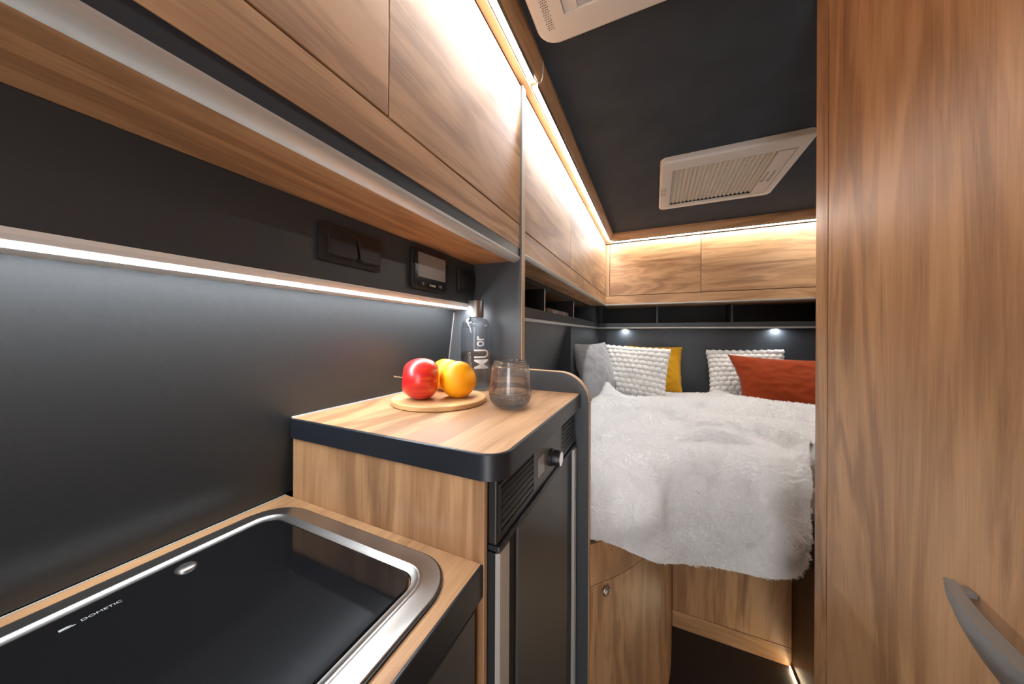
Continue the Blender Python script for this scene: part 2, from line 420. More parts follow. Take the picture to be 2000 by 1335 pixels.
# ------------------------------------------------------------------ worktops
def worktop(label, x0, x1, y0, y1, zt, zb, r, near_open):
    t = thing('worktop', ((x0 + x1) / 2, (y0 + y1) / 2, zb), label, 'worktop')
    e = .0035
    if near_open:
        top = [(x0, y1), (x0, y0)] + [(x1 - r + r * math.sin(R(a)), y0 + r - r * math.cos(R(a))) for a in [90 * i / 10 for i in range(11)]] + [(x1, y1)]
        inn = [(x0, y1), (x0, y0 + e)] + [(x1 - r + (r - e) * math.sin(R(a)), y0 + r - (r - e) * math.cos(R(a))) for a in [90 * i / 10 for i in range(11)]] + [(x1 - e, y1)]
    else:
        top = [(x0, y1), (x0, y0), (x1, y0), (x1, y1)]; inn = [(x0, y1), (x0, y0), (x1 - e, y0), (x1 - e, y1)]
    b = BM(); prism(b, inn, 'Z', zb + .002, zt); obj('oak_surface', b, W_Y, t)
    # band = outer rim shell around
    k0 = 1 if near_open else 2
    o_ = top[k0:]; i_ = inn[k0:]
    b = BM(); loops = []
    for p, q in zip(o_, i_):
        loops.append([(q[0], q[1], zt - .0003), (p[0] * .7 + q[0] * .3, p[1] * .7 + q[1] * .3, zt - .0004), (p[0], p[1], zt - .0016), (p[0], p[1], zb), (q[0], q[1], zb)])
    rings(b, loops, True); obj('edge_band', b, BLACKEDGE, t, 'auto')
    return t
wu = worktop('raised oak worktop with a black rounded edge carrying the fruit board', -.6225, -.180, .3625, YG - .001, ZU, 1.0535, .034, True)
box('sealing_strip', (-.6225, -.6197, .364, YG - .002, ZU, ZU + .003), LIGHTGREY, wu, 0)
wl = worktop('lower oak worktop with black front edge around the sink', -.6415, -.2075, -.94, .3655, ZL, .8985, .0, False)
box('sealing_strip', (-.6415, -.6395, -.94, .365, ZL + .0002, ZL + .0012), LIGHTGREY, wl, 0)

# base cabinet under the sink
t = thing('base_cabinet', (-.45, -.3, 0), 'dark kitchen base cabinet under the sink worktop', 'cabinet')
box('carcass', (-.643, -.228, -.94, .362, .08, .898), BLACKIN, t, 0)
for a, c in ((-.93, -.30), (-.298, .352)):
    box('door', (-.2275, -.2115, a, c, .10, .888), FDOOR, t, .0012)
box('plinth', (-.643, -.26, -.94, .362, 0, .079), BLACKPL, t, 0)

# sink with black glass lid
t = thing('sink', (-.42, .09, ZL), 'stainless sink with a closed black glass lid and a maker name in white letters', 'sink')
SX0, SX1, SY0, SY1 = -.612, -.231, -.20, .3445
def rr_loop(inset, z, r):
    return [(x, y, z) for x, y in rrect(SX0 + inset, SX1 - inset, SY0 + inset, SY1 - inset, r, 10)]
b = BM(); rings(b, [rr_loop(-.0022, ZL + .0002, .0622), rr_loop(-.0022, ZL + .0030, .0622), rr_loop(.0015, ZL + .0030, .0585), rr_loop(.0015, ZL + .0002, .0585)]); obj('seal', b, BLACKIN, t, 'auto')
prof = [(0, .0008), (0, .0040), (.001, .0052), (.0220, .0058), (.0240, .0068), (.0252, .0076), (.0264, .0076), (.0276, .0068), (.0292, .0054), (.0335, .0043), (.0355, .0040), (.0365, .0008)]
b = BM(); rings(b, [rr_loop(i, ZL + z, max(.008, .060 - i)) for i, z in prof]); obj('frame', b, STEEL, t, 'auto')
b = BM(); lp = [(i, z) for i, z in ((.0370, .0004), (.0370, .0042), (.0385, .0052))]
rings(b, [rr_loop(i, ZL + z, .026) for i, z in lp], True); gl = obj('glass_lid', b, GLASSLID, t)
zg = ZL + .0053
lathe_b = lathe(BM(), [(0, .0035), (.004, .0038), (.0085, .0026), (.0100, .0014), (.0104, 0)], (-.5495, .193, zg), 28)
obj('lid_knob', lathe_b, STEEL, t, True)
GREYTXT = simple('grey_print', (.36, .38, .40), .5)
text_mesh('lettering', 'DOMETIC', .0064, frame((-.5485, .1255, zg + .0001), (0, 1, 0), (-1, 0, 0)), GREYTXT, t, .0001)
b = BM()
prism(b, [(-.5465, .0980), (-.5505, .0980), (-.5505, .1040), (-.5485, .1065)], 'Z', zg, zg + .0002)
prism(b, [(-.5462, .0995), (-.5462, .1080), (-.5478, .1080)], 'Z', zg, zg + .0002)
obj('emblem', b, GREYTXT, t)

# ------------------------------------------------------------------ fridge
sp = thing('fridge_side_panel', (-.42, .372, 0), 'upright oak board between the sink worktop and the fridge', 'side panel')
obj('board', bx(BM(), -.62, -.2075, .366, .3745, 0, 1.053), W_Z, sp)
obj('edge_band', bx(BM(), -.2074, -.2066, .3662, .3745, 0, 1.053), EDGE, sp)
FX = -.190; F0, F1 = .3770, .8305
t = thing('fridge', (-.4, .6, 0), 'black built-in fridge under the raised worktop with vents and a dial', 'fridge')
box('body', (-.62, -.2085, F0 - .0005, .8465, .05, 1.0525), BLACKPL, t, 0)
box('control_housing', (-.208, FX - .003, F0, F1, .962, 1.053), BLACKPL, t, .003, 3)
box('lower_lip', (-.208, FX + .001, F0, F1, .9535, .9615), BLACKEDGE, t, .002)
for y0, y1, n in ((.384, .511, 6), (.692, .805, 6)):
    v = obj('vent', ring(BM(), rrect(y0 - .003, y1 + .003, .976, 1.046, .003, 3), rrect(y0, y1, .979, 1.043, .002, 3), 'X', FX - .003, FX - .0005), BLACKPL, t)
    b = BM(); bx(b, FX - .0029, FX - .0026, y0, y1, .979, 1.043); obj('vent_shadow', b, BLACKIN, v)
    for i in range(n):
        z = .981 + i * .0103
        b = prism(BM(), [(FX - .0025, z), (FX + .0010, z + .0030), (FX + .0010, z + .0044), (FX - .0025, z + .0062)], 'Y', y0, y1)
        obj('slat', b, BLACKPL, v)
ctl = box('control_panel', (FX - .003, FX - .0005, .514, .689, .974, 1.047), GREYPL, t, .0008)
box('display', (FX - .0004, FX + .0002, .535, .568, .990, 1.024), simple('display_grey', (.30, .30, .29), .35), ctl, 0)
kn = obj('dial', lathe(BM(), [(.0, 0), (.017, 0), (.017, .006), (.0155, .008), (.0155, .020), (.0145, .0215), (.0145, .0216), (0, .0216)], (FX - .0004, .606, 1.003), 36, 'X'), BLACKPL, t, 'auto')
obj('dial_cap', lathe(BM(), [(0, 0), (.0140, 0), (.0140, .001), (.0132, .0016), (0, .0016)], (FX + .0213, .606, 1.003), 36, 'X'), CHROME, kn, 'auto')
dr = obj('door', bx(BM(), -.208, FX - .006, F0 + .001, F1 - .001, .10, .9515), BLACKIN, t)
b = BM(); prism(b, [(-.207, .3785), (FX - .004, .3785), (FX, .3815), (FX + .0005, .386), (FX + .0005, .4105), (FX - .004, .4115), (FX - .0058, .4115), (-.207, .4115)], 'Z', .101, .951)
obj('left_trim', b, TRIMALU, dr)
obj('door_panel', bx(BM(), FX - .0058, FX - .001, .446, .748, .101, .951, .001), FDOOR, dr)
obj('gap_trim', bx(BM(), FX - .0058, FX - .002, .7515, .757, .101, .951, .0008), BLACKPL, dr)
obj('right_trim', bx(BM(), FX - .0058, FX + .003, .806, .8285, .101, .951, .002), TRIMALU, dr)
box('plinth', (-.63, -.215, F0, .8465, 0, .049), BLACKPL, t, 0)

# ------------------------------------------------------------------ cubby shelves round the bed
t = thing('cubby_shelf', (-.47, 1.7, 1.3), 'dark open cubby shelf along the left side of the bed', 'shelf')
box('back_panel', (-.735, -.725, .873, 2.755, 1.327, 1.486), BLACKIN, t, 0)
box('bottom_board', (-.7245, -.4565, .873, 2.755, 1.3265, 1.338), ANTH, t, 0)
box('top_rail', (-.490, -.478, .873, 2.60, 1.4625, 1.486), ANTH, t, .0006)
for y in (1.378, 1.945):
    d = box('divider', (-.7245, -.4625, y - .006, y + .006, 1.3385, 1.462), BLACKIN, t, 0)
    obj('edge_band', bx(BM(), -.4624, -.4615, y - .006, y + .006, 1.3385, 1.4625), LIGHTGREY, d)
box('corner_post', (-.7245, -.441, 2.585, 2.755, 1.3385, 1.486), ANTH, t, 0)
box('front_lip', (-.456, -.442, .873, 2.755, 1.3125, 1.3535), ANTH, t, .0006)
b = BM(); prism(b, quarter(-.440, 1.3120, .014, .013), 'Y', .874, 2.757); obj('nose_profile', b, TRIMALU, t, 'auto')
t = thing('cubby_shelf', (.3, 2.85, 1.3), 'dark open cubby shelf on the rear wall above the pillows', 'shelf')
box('back_panel', (-.435, 1.045, 2.985, 2.995, 1.327, 1.486), BLACKIN, t, 0)
box('bottom_board', (-.435, 1.045, 2.7725, 2.9845, 1.3265, 1.338), ANTH, t, 0)
for x in (.0195, .523):
    box('divider', (x - .006, x + .006, 2.785, 2.9845, 1.3385, 1.486), ANTH, t, 0)
box('front_lip', (-.440, 1.045, 2.7585, 2.772, 1.3125, 1.3470), ANTH, t, .0006)
b = BM(); prism(b, [(2.757 - (x + .440), z) for x, z in quarter(-.440, 1.3120, .014, .013)], 'X', -.440, 1.045); obj('nose_profile', b, TRIMALU, t, 'auto')
# small boxed books in the cubby
MAUVE = simple('mauve_card', (.20, .14, .15), .5, noise_amt=.4, noise_scale=90); KRAFT = simple('brown_card', (.13, .06, .025), .6)
PINK = simple('pink_print', (.34, .13, .18), .5)
t = thing('card_box', (-.51, 1.70, 1.338), 'small mauve and brown patterned card box lying in the left cubby shelf', 'box')
obj('box_body', bx(BM(), -.55, -.475, 1.455, 1.865, 1.3385, 1.3800, .001), MAUVE, t)
obj('box_end', bx(BM(), -.4748, -.4740, 1.456, 1.53, 1.340, 1.3790), KRAFT, t)
for y in (1.615, 1.765): obj('divider_line', bx(BM(), -.4748, -.4742, y, y + .012, 1.340, 1.379), LIGHTGREY, t)
b = BM(); lathe(b, [(0, .0006), (.013, .0006), (.013, 0), (0, 0)], (-.4748, 1.69, 1.3655), 20, 'X'); obj('print_spot', b, PINK, t)
b = BM(); lathe(b, [(0, .0006), (.007, .0006), (.007, 0), (0, 0)], (-.4748, 1.575, 1.3655), 20, 'X'); obj('print_spot', b, WHITETXT, t)
# recessed reading spots
for lab, x in (('small round reading spotlight above the white and mustard pillows', -.225), ('small round reading spotlight above the rust pillow', .790)):
    t = thing('spotlight', (x, 2.725, 1.285), lab, 'spotlight', 'reading spotlights under the rear shelf')
    t.location = (x, 2.795, 1.296)
    obj('bezel', lathe(BM(), [(.0165, .0010), (.020, .0), (.022, .0015), (.022, .0045), (.0165, .0045)], (x, 2.795, 1.2955), 28), CHROME, t, 'auto')
    obj('lens', lathe(BM(), [(0, 0), (.0160, 0), (.0160, .003), (0, .003)], (x, 2.795, 1.2960), 28), LED_S, t)
    obj('housing', lathe(BM(), [(.0, .0), (.020, .0), (.020, .0262), (0, .0262)], (x, 2.795, 1.3002), 20), ANTH, t, 'auto')

# ------------------------------------------------------------------ bed, curved corner cabinet
CURVE = [(-.165, .8715), (-.080, .973), (-.017, 1.083), (.030, 1.180), (.056, 1.280), (.067, 1.400), (.072, 1.508)]
CV = [tuple(p[:2]) for p in smooth_path([(x, y, 0) for x, y in CURVE], 40)]
def wall_strip(pts, z0, z1, th, name, mat, parent, z0f=None):
    """upright curved board following plan points, thickness towards the left"""
    b = BM(); loops = []
    inn = offset_path(pts, -th)
    for p, q in zip(pts, inn):
        loops.append([(p[0], p[1], z0), (p[0], p[1], z1), (q[0], q[1], z1), (q[0], q[1], z0)])
    rings(b, loops, True); return obj(name, b, mat, parent, 'auto')
t = thing('corner_cabinet', (-.1, 1.2, 0), 'curved oak cabinet beside the fridge below the bed with a round push knob', 'cabinet')
iD = next(i for i, p in enumerate(CV) if p[1] > 1.155)
core = [(x - .022 if 0 else x, y) for x, y in offset_path(CV, -.024)]
core = [(-.745, .8725)] + [p for p in core if p[1] > .873] + [(-.745, 1.505)]
obj('carcass', prism(BM(), core, 'Z', 0, .6395), BLACKIN, t)
wall_strip(CV, .5525, .668, .02, 'top_rail', W_Z, t)
dd = wall_strip(CV[:iD + 1], .03, .5505, .02, 'door', W_Z, t)
wall_strip([(CV[iD][0] * .92 + CV[iD + 1][0] * .08, CV[iD][1] * .92 + CV[iD + 1][1] * .08)] + CV[iD + 1:], .0, .5505, .02, 'end_panel', W_Z, t)
# move the far panel a hair to leave the joint
kx, ky = -.1245, .9165
nrm = Vector((.78, -.62, 0)).normalized()
bmk = lathe(BM(), [(0, .0), (.013, .0), (.0135, .002), (.0125, .0045), (.010, .0062), (.0085, .0056), (.0, .0052)], (0, 0, 0), 28)
Mk = Matrix.Translation((kx + .003, ky - .003, .5275)) @ Vector((0, 0, 1)).rotation_difference(nrm).to_matrix().to_4x4()
bmesh.ops.transform(bmk, matrix=Mk, verts=bmk.verts)
obj('push_knob', bmk, STEEL, dd, True)

t = thing('bed', (.5, 2, 0), 'built-in oak bed base under the white blanket', 'bed')
box('front_panel', (.075, XR - .001, 1.512, 1.530, .0705, .489), W_Z, t, .0004)
box('baseboard', (.075, XR - .001, 1.511, 1.530, 0, .069), W_X, t, .0004)
box('side_panel', (XR, XR + .018, .9595, 1.530, 0, .489), SHADEWOOD, t, 0)
plat = [(.085, 1.235), (.25, 1.272), (.40, 1.322), (.470, 1.348), (1.045, 1.348), (1.045, 2.818), (-.43, 2.818), (-.43, 1.82), (-.60, 1.81), (-.60, 1.535), (.085, 1.535)]
obj('platform', prism(BM(), plat, 'Z', .491, .6395), ANTH, t)
obj('box_base', bx(BM(), -.60, 1.045, 1.532, 2.7, 0, .490), BLACKIN, t)

FR = [(-.205, .888), (-.120, .957), (-.045, 1.040), (.025, 1.120), (.105, 1.187), (.195, 1.237), (.29, 1.278), (.385, 1.315), (.470, 1.348)]
mat_poly = [(-.42, .90), (-.30, .90)] + [(x - .075, y + .135) for x, y in FR[2:-1]] + [(.474, 1.50), (1.04, 1.50), (1.04, 2.815), (-.444, 2.815), (-.444, 1.83), (-.53, 1.80), (-.53, .90)]
SHEET = simple('white_sheet', (.66, .645, .62), .85, noise_amt=.03, bump=.15, bump_scale=300, spec=.2)
tag(obj('mattress', prism(BM(), mat_poly, 'Z', .6402, .802, .045, 4), SHEET, None, 'auto'), 'white sheeted mattress under the fluffy blanket, showing by the wardrobe', 'mattress')

def gauss(d, w): return math.exp(-(d / w) ** 2)
def seg_dist(x, y, pl):
    best = 9
    p = Vector((x, y))
    for a, c in zip(pl[:-1], pl[1:]):
        a = Vector(a); c = Vector(c); ab = c - a; u = max(0, min(1, (p - a).dot(ab) / ab.length_squared))
        best = min(best, (p - a - ab * u).length)
    return best
RIDGES = [([(-.50, 1.80), (-.39, 2.0), (-.31, 2.09)], .050, .085),
          ([(-.10, 1.03), (.038, 1.26), (.12, 1.40), (.21, 1.465), (.30, 1.48), (.387, 1.456), (.50, 1.30)], .032, .055),
          ([(.187, 1.60), (.326, 1.66), (.452, 1.61), (.56, 1.45)], .028, .055),
          ([(-.33, 1.80), (-.10, 1.87), (.079, 1.84), (.23, 1.72)], .020, .05),
          ([(.141, 2.06), (.384, 2.04), (.75, 1.97)], .020, .05),
          ([(-.17, 1.30), (-.06, 1.70), (.219, 2.05)], .016, .05),
          ([(.40, 2.55), (.46, 2.40), (.62, 2.26), (.9, 2.2)], .022, .05),
          ([(.45, 1.85), (.75, 1.78), (1.0, 1.75)], .016, .05),
          ([(-.30, 2.05), (-.12, 2.10), (.1, 2.18), (.3, 2.17)], .020, .05)]
def top_z(x, y):
    z = .822
    fd = min(1, max(0, (seg_dist(x, y, FR) - .12) / .12)); fd = fd * fd * (3 - 2 * fd)
    for pl, h, w in RIDGES: z += 2.0 * h * fd * gauss(seg_dist(x, y, pl), w)
    n = noise.noise(Vector((x * 5, y * 5, 1.7))); z += .010 * n
    z += .0022 * noise.noise(Vector((x * 16, y * 22, 5.1)))
    return z
fr = [p for p in smooth_path([(x, y, 0) for x, y in FR], 200)]
bk = smooth_path([(-.425, 2.56, 0), (-.1, 2.60, 0), (.3, 2.64, 0), (.7, 2.60, 0), (1.02, 2.55, 0)], 200)
NS, NT, ND = 150, 210, 70
ZB = [(0, .690), (.08, .672), (.17, .630), (.27, .585), (.38, .545), (.50, .512), (.64, .494), (.80, .482), (.93, .474), (1.0, .474)]
def zb(s):
    for (a, u), (c, v) in zip(ZB[:-1], ZB[1:]):
        if s <= c: return u + (v - u) * (s - a) / (c - a)
    return ZB[-1][1]
def at_s(path, s):
    t = s * (len(path) - 1); i = min(int(t), len(path) - 2); return path[i].lerp(path[i + 1], t - i)
SEND = .955
bm = BM(); grid = []
rad, radv, ins = .24, .29, .20
for i in range(NS + 1):
    s = i / NS; sf = s * SEND
    f = at_s(fr, sf); bq = at_s(bk, s)
    d2 = at_s(fr, min(1, sf + .02)) - at_s(fr, max(0, sf - .02)); nrm = Vector((d2.y, -d2.x, 0)).normalized()
    col = []
    L = (bq - f).length; dirv = (bq - f).normalized()
    for j in range(NT + 1):
        u = 1 - (1 - j / NT) ** 1.0
        p = bq.lerp(f + dirv * ins, u)
        z = top_z(p.x, p.y)
        if u < .03: z -= .012 * (1 - u / .03)
        col.append(Vector((p.x, p.y, z)))
    p0 = col[-1]; z0 = p0.z
    bot = zb(s)
    e = f + nrm * .036
    rv = (z0 - bot) * .86
    for j in range(1, ND + 1):
        q = j / ND
        tt = q * (1.0)
        if q < .75:
            a = R(90 * q / .75)
            w = math.sin(a); h = 1 - math.cos(a)
            P = p0.lerp(Vector((e.x, e.y, p0.z)), w); z = z0 - rv * h
            g = (q / .75) ** 2
            dsp = g * (.012 * math.sin(s * 15 + 1.2 * math.sin(s * 6) + 2.6) + .012 * noise.noise(Vector((s * 5, 0, 9)))) + .040 * g * (1 - g) * 4 * noise.noise(Vector((s * 5 + q * 2.5, q * 2.2 - s * 3, 6.3)))
            P = P + nrm * max(dsp, -.006)
        else:
            k = (q - .75) / .25
            P = Vector((e.x, e.y, 0)); z = (z0 - rv) + (bot - (z0 - rv)) * k
            P = P + nrm * max(.012 * math.sin(s * 15 + 1.2 * math.sin(s * 6) + 2.6) + .006 * k + .012 * noise.noise(Vector((s * 5, k * .5, 9))), -.006)
        nz = noise.noise(Vector((P.x * 14, P.y * 14, z * 14)))
        P = P + nrm * (.003 * nz + .003 * noise.noise(Vector((P.x * 26 + z * 20, P.y * 26, z * 9))))
        if s > .93 and q > .3:   # rounded loose corner of the blanket
            rr = (s - .93) / .07; z += .05 * max(0, (q - .3) / .7) * rr ** 3
        if P.x < -.10: P.y = max(P.y, .8765)
        col.append(Vector((P.x, P.y, z)))
    grid.append(col)
V = [[bm.verts.new(p) for p in c] for c in grid]
for i in range(NS):
    for j in range(NT + ND):
        bm.faces.new((V[i][j], V[i][j + 1], V[i + 1][j + 1], V[i + 1][j]))
bm.normal_update()
if sum(f.normal.z for f in bm.faces) < 0: bmesh.ops.reverse_faces(bm, faces=bm.faces)
m, nt, bsdf = new_mat('fleece'); MATS['fleece'] = m
bsdf.inputs['Base Color'].default_value = (.90, .895, .885, 1); bsdf.inputs['Roughness'].default_value = .95; bsdf.inputs['Specular IOR Level'].default_value = .1
bsdf.inputs['Sheen Weight'].default_value = .25
tc = nt.nodes.new('ShaderNodeTexCoord'); mp = nt.nodes.new('ShaderNodeMapping'); mp.inputs['Scale'].default_value = (1, .45, .5); mp.inputs['Rotation'].default_value = (0, 0, R(28))
nt.links.new(tc.outputs['Object'], mp.inputs['Vector'])
n1 = nt.nodes.new('ShaderNodeTexNoise'); n1.inputs['Scale'].default_value = 95; n1.inputs['Detail'].default_value = 6; n1.inputs['Roughness'].default_value = .6; n1.inputs['Distortion'].default_value = 1.2
nt.links.new(mp.outputs[0], n1.inputs['Vector'])
bp = nt.nodes.new('ShaderNodeBump'); bp.inputs['Strength'].default_value = .35; bp.inputs['Distance'].default_value = .004
nt.links.new(n1.outputs['Fac'], bp.inputs['Height']); nt.links.new(bp.outputs['Normal'], bsdf.inputs['Normal'])
bl = obj('blanket', bm, m, None, True)
mh, nth, bh = new_mat('fleece_fibre'); MATS['fleece_fibre'] = mh
df = nth.nodes.new('ShaderNodeBsdfDiffuse'); df.inputs['Color'].default_value = (.93, .925, .92, 1)
tl = nth.nodes.new('ShaderNodeBsdfTranslucent'); tl.inputs['Color'].default_value = (.93, .925, .92, 1)
mxh = nth.nodes.new('ShaderNodeMixShader'); mxh.inputs[0].default_value = .45
nth.links.new(df.outputs[0], mxh.inputs[1]); nth.links.new(tl.outputs[0], mxh.inputs[2]); nth.links.new(mxh.outputs[0], nth.nodes['Material Output'].inputs['Surface'])
bl.data.materials.append(mh)
random.seed(11)
ps_ = bpy.data.particles.new('fleece_pile'); ps_.type = 'HAIR'; ps_.count = 34000; ps_.hair_step = 3; ps_.emit_from = 'FACE'; ps_.use_even_distribution = True; ps_.use_emit_random = True
ps_.normal_factor = .0021; ps_.brownian_factor = .0008; ps_.factor_random = .0009; ps_.tangent_factor = .0012; ps_.tangent_phase = .3
ps_.child_type = 'INTERPOLATED'; ps_.rendered_child_count = 16; ps_.child_percent = 1
ps_.roughness_1 = .004; ps_.roughness_1_size = .02; ps_.roughness_2 = .004; ps_.clump_factor = .85; ps_.clump_shape = .2
ps_.root_radius = 1.0; ps_.tip_radius = .25; ps_.radius_scale = .00055; ps_.material = 2
pm_ = bl.modifiers.new('pile', 'PARTICLE_SYSTEM'); pm_.particle_system.settings = ps_; pm_.particle_system.seed = 3
tag(bl, 'fluffy white blanket spread over the bed and hanging over its front', 'blanket')

b = BM(); cols = []
for i in range(25):
    u = i / 24; x = .452 + u * .14
    cols.append([(x, 1.425 - .05 * q + .006 * math.sin(u * 9 + q * 3), .72 - .225 * q) for q in [k / 16 for k in range(17)]])
VV = [[b.verts.new(p) for p in c] for c in cols]
for i in range(24):
    for j in range(16): b.faces.new((VV[i][j], VV[i][j + 1], VV[i + 1][j + 1], VV[i + 1][j]))
fl_ = obj('folded_layer', b, SHEET, bl, True); fl_.modifiers.new('thick', 'SOLIDIFY').thickness = .008

# ------------------------------------------------------------------ pillows
def pillow_bm(w, h, t, M, nu=60, pinch=.07, style=None, seed=0, nbx=11, nby=10, skew=0, shear=0):
    bm = BM(); V = {}
    for side in (1, -1):
        for i in range(nu + 1):
            for j in range(nu + 1):
                u = -1 + 2 * i / nu; v = -1 + 2 * j / nu
                if side == -1 and (i in (0, nu) or j in (0, nu)): V[side, i, j] = V[1, i, j]; continue
                x = w / 2 * u * (1 - pinch * (1 - v * v)); z = h / 2 * v * (1 - pinch * (1 - u * u))
                th = t / 2 * max(0, (1 - u * u) * (1 - v * v)) ** .42
                n = noise.noise(Vector((u * 1.7 + seed, v * 1.7, seed * 3.1)))
                y = th * (1 + (.22 if style != 'smooth' else .12) * n)
                if style == 'smooth':
                    # creases running out of the corners
                    cr = noise.noise(Vector((u * 3.2 + seed, v * 3.2 - seed, 2.2)))
                    y += .006 * (1 - abs(cr) * 3.0) * min(1, th / (t * .25)) * .5
                    x += .004 * noise.noise(Vector((u * 4, v * 4, seed + 7)))
                if style == 'knit':
                    gy = (v * .5 + .5) * nby; row = math.floor(gy); fy = gy - row - .5
                    gx = (u * .5 + .5) * nbx + (.5 if row % 2 else 0); fx = gx - math.floor(gx) - .5
                    rr = (abs(fx) ** 2.4 + abs(fy) ** 2.4) ** (1 / 2.4) * 2
                    bump = math.sqrt(max(0, 1 - min(1, rr) ** 2))
                    y += .016 * bump * (1 + .1 * noise.noise(Vector((gx * 3, gy * 3, 0)))) + .0012 * noise.noise(Vector((gx * 6, gy * 6, 4)))
                    edge = max(abs(u), abs(v))
                    if edge > .97:
                        x += math.copysign(.007 * abs(math.sin(gy * math.pi)), u) if abs(u) > .97 else 0
                        z += math.copysign(.007 * abs(math.sin(gx * math.pi)), v) if abs(v) > .97 else 0
                x -= shear * v
                V[side, i, j] = bm.verts.new((x, -y * side, z))
    for side in (1, -1):
        for i in range(nu):
            for j in range(nu):
                q = [V[side, i, j], V[side, i + 1, j], V[side, i + 1, j + 1], V[side, i, j + 1]]
                if side == -1: q = q[::-1]
                if len(set(q)) == 4: bm.faces.new(q)
    bmesh.ops.transform(bm, matrix=M, verts=bm.verts)
    bmesh.ops.recalc_face_normals(bm, faces=bm.faces)
    return bm
def pose(x, y, z, yaw, lean, roll=0):
    return Matrix.Translation((x, y, z)) @ Matrix.Rotation(R(yaw), 4, 'Z') @ Matrix.Rotation(R(-lean), 4, 'X') @ Matrix.Rotation(R(roll), 4, 'Y')
def fabric(name, col, bumpv=.2, sheen=.2, scale=600):
    m = simple(name, col, .9, spec=.15, noise_amt=.08, noise_scale=14, bump=bumpv, bump_scale=scale)
    m.node_tree.nodes['Principled BSDF'].inputs['Sheen Weight'].default_value = sheen; return m
KNIT = fabric('white_knit', (.70, .68, .65), .3, .15, 250)
pg = obj('pillow', pillow_bm(.42, .37, .10, pose(-.345, 2.08, 1.02, 70, 16), 44, .07, 'smooth', 1.3), fabric('grey_velvet', (.24, .24, .25), .1, .4), None, True)
tag(pg, 'smooth grey pillow leaning in the left corner of the bed', 'pillow', 'pillows on the bed')
pm = obj('pillow', pillow_bm(.42, .355, .11, pose(-.018, 2.66, .990, -2, 16), 44, .05, 'smooth', 4.2), fabric('mustard', (.50, .245, .010), .2, .1), None, True)
tag(pm, 'mustard yellow pillow behind the left white knitted one', 'pillow', 'pillows on the bed')
p1 = obj('pillow', pillow_bm(.445, .350, .14, pose(-.140, 2.29, 1.0, -8, 22, 3), 150, .05, 'knit', 2.2), KNIT, None, True)
tag(p1, 'white chunky bobble knit pillow in front of the grey and mustard ones', 'pillow', 'pillows on the bed')
p2 = obj('pillow', pillow_bm(.445, .345, .13, pose(.578, 2.64, .982, -2, 22, -2), 150, .05, 'knit', 6.2), KNIT, None, True)
tag(p2, 'white chunky bobble knit pillow half hidden behind the rust one', 'pillow', 'pillows on the bed')
pr = obj('pillow', pillow_bm(.49, .325, .15, pose(.713, 2.40, .963, -14, 24, 2), 50, .10, 'smooth', 8.4, shear=.05), fabric('rust', (.25, .036, .007), .25, .1), None, True)
tag(pr, 'rust orange pillow at the right next to the wardrobe', 'pillow', 'pillows on the bed')

# ------------------------------------------------------------------ wardrobe
XW, YW = .3405, .958
t = thing('wardrobe', (.7, .0, 0), 'tall oak wardrobe filling the right side with a grey bow handle', 'wardrobe')
box('carcass', (XW + .019, 1.045, -.94, YW, .0, ZC - .002), W_Z, t, 0)
b = BM(); prism(b, [(XW + .0185, .8985), (XW, .8985)] + [(XW + .008 - .008 * math.cos(R(a)), YW - .008 + .008 * math.sin(R(a))) for a in range(0, 91, 15)] + [(XW + .0185, YW)], 'Z', 0, ZC - .002)
obj('stile', b, W_Z, t, 'auto')
dr = box('door', (XW, XW + .018, .305, .8955, .06, ZC - .016), W_Z, t, .0012)
box('door', (XW, XW + .018, -.93, .303, .06, ZC - .016), W_Z, t, .0012)
# bow handle
b = BM(); loops = []; n = 28
for i in range(n + 1):
    q = i / n; y = .568 - q * .268
    a = math.sin(math.pi * q); en = min(1, (a * 5) ** .5 + .25)
    xo = XW - .017 - .028 * a ** .85
    hh = (.015 + .024 * a ** .9) * en
    zt = .9600 - .004 * a - (1 - en) * .006
    zc = zt - hh
    tk = (.008 + .006 * a) * en
    loops.append([(xo - .001, y, zt - .0012), (xo + tk, y, zt), (xo + tk + .001, y, zc + hh * .25), (xo + tk * .6, y, zc), (xo + .002 * a, y, zc + hh * .12), (xo - .003 * a, y, zc + hh * .45), (xo - .0022 * a, y, zc + hh * .8)])
rings(b, loops, True)
hd = obj('handle', b, simple('grey_satin_metal', (.30, .30, .295), .38, metal=.8), dr, 'auto')
for y in (.556, .312):
    obj('handle_foot', bx(BM(), XW - .016, XW - .0002, y - .007, y + .007, .9465, .9530, .001), MATS['grey_satin_metal'], hd)

# floor light strip at the foot of the wardrobe side
c = BM(); bx(c, XR - .008, XR - .0015, .962, 1.505, .0002, .010); d = BM(); bx(d, XR - .0105, XR - .0082, .964, 1.503, .003, .0085)
led('led_light', 'warm light strip on the floor along the foot of the wardrobe', c, d, LED_F, (XR - .006, 1.23, 0))

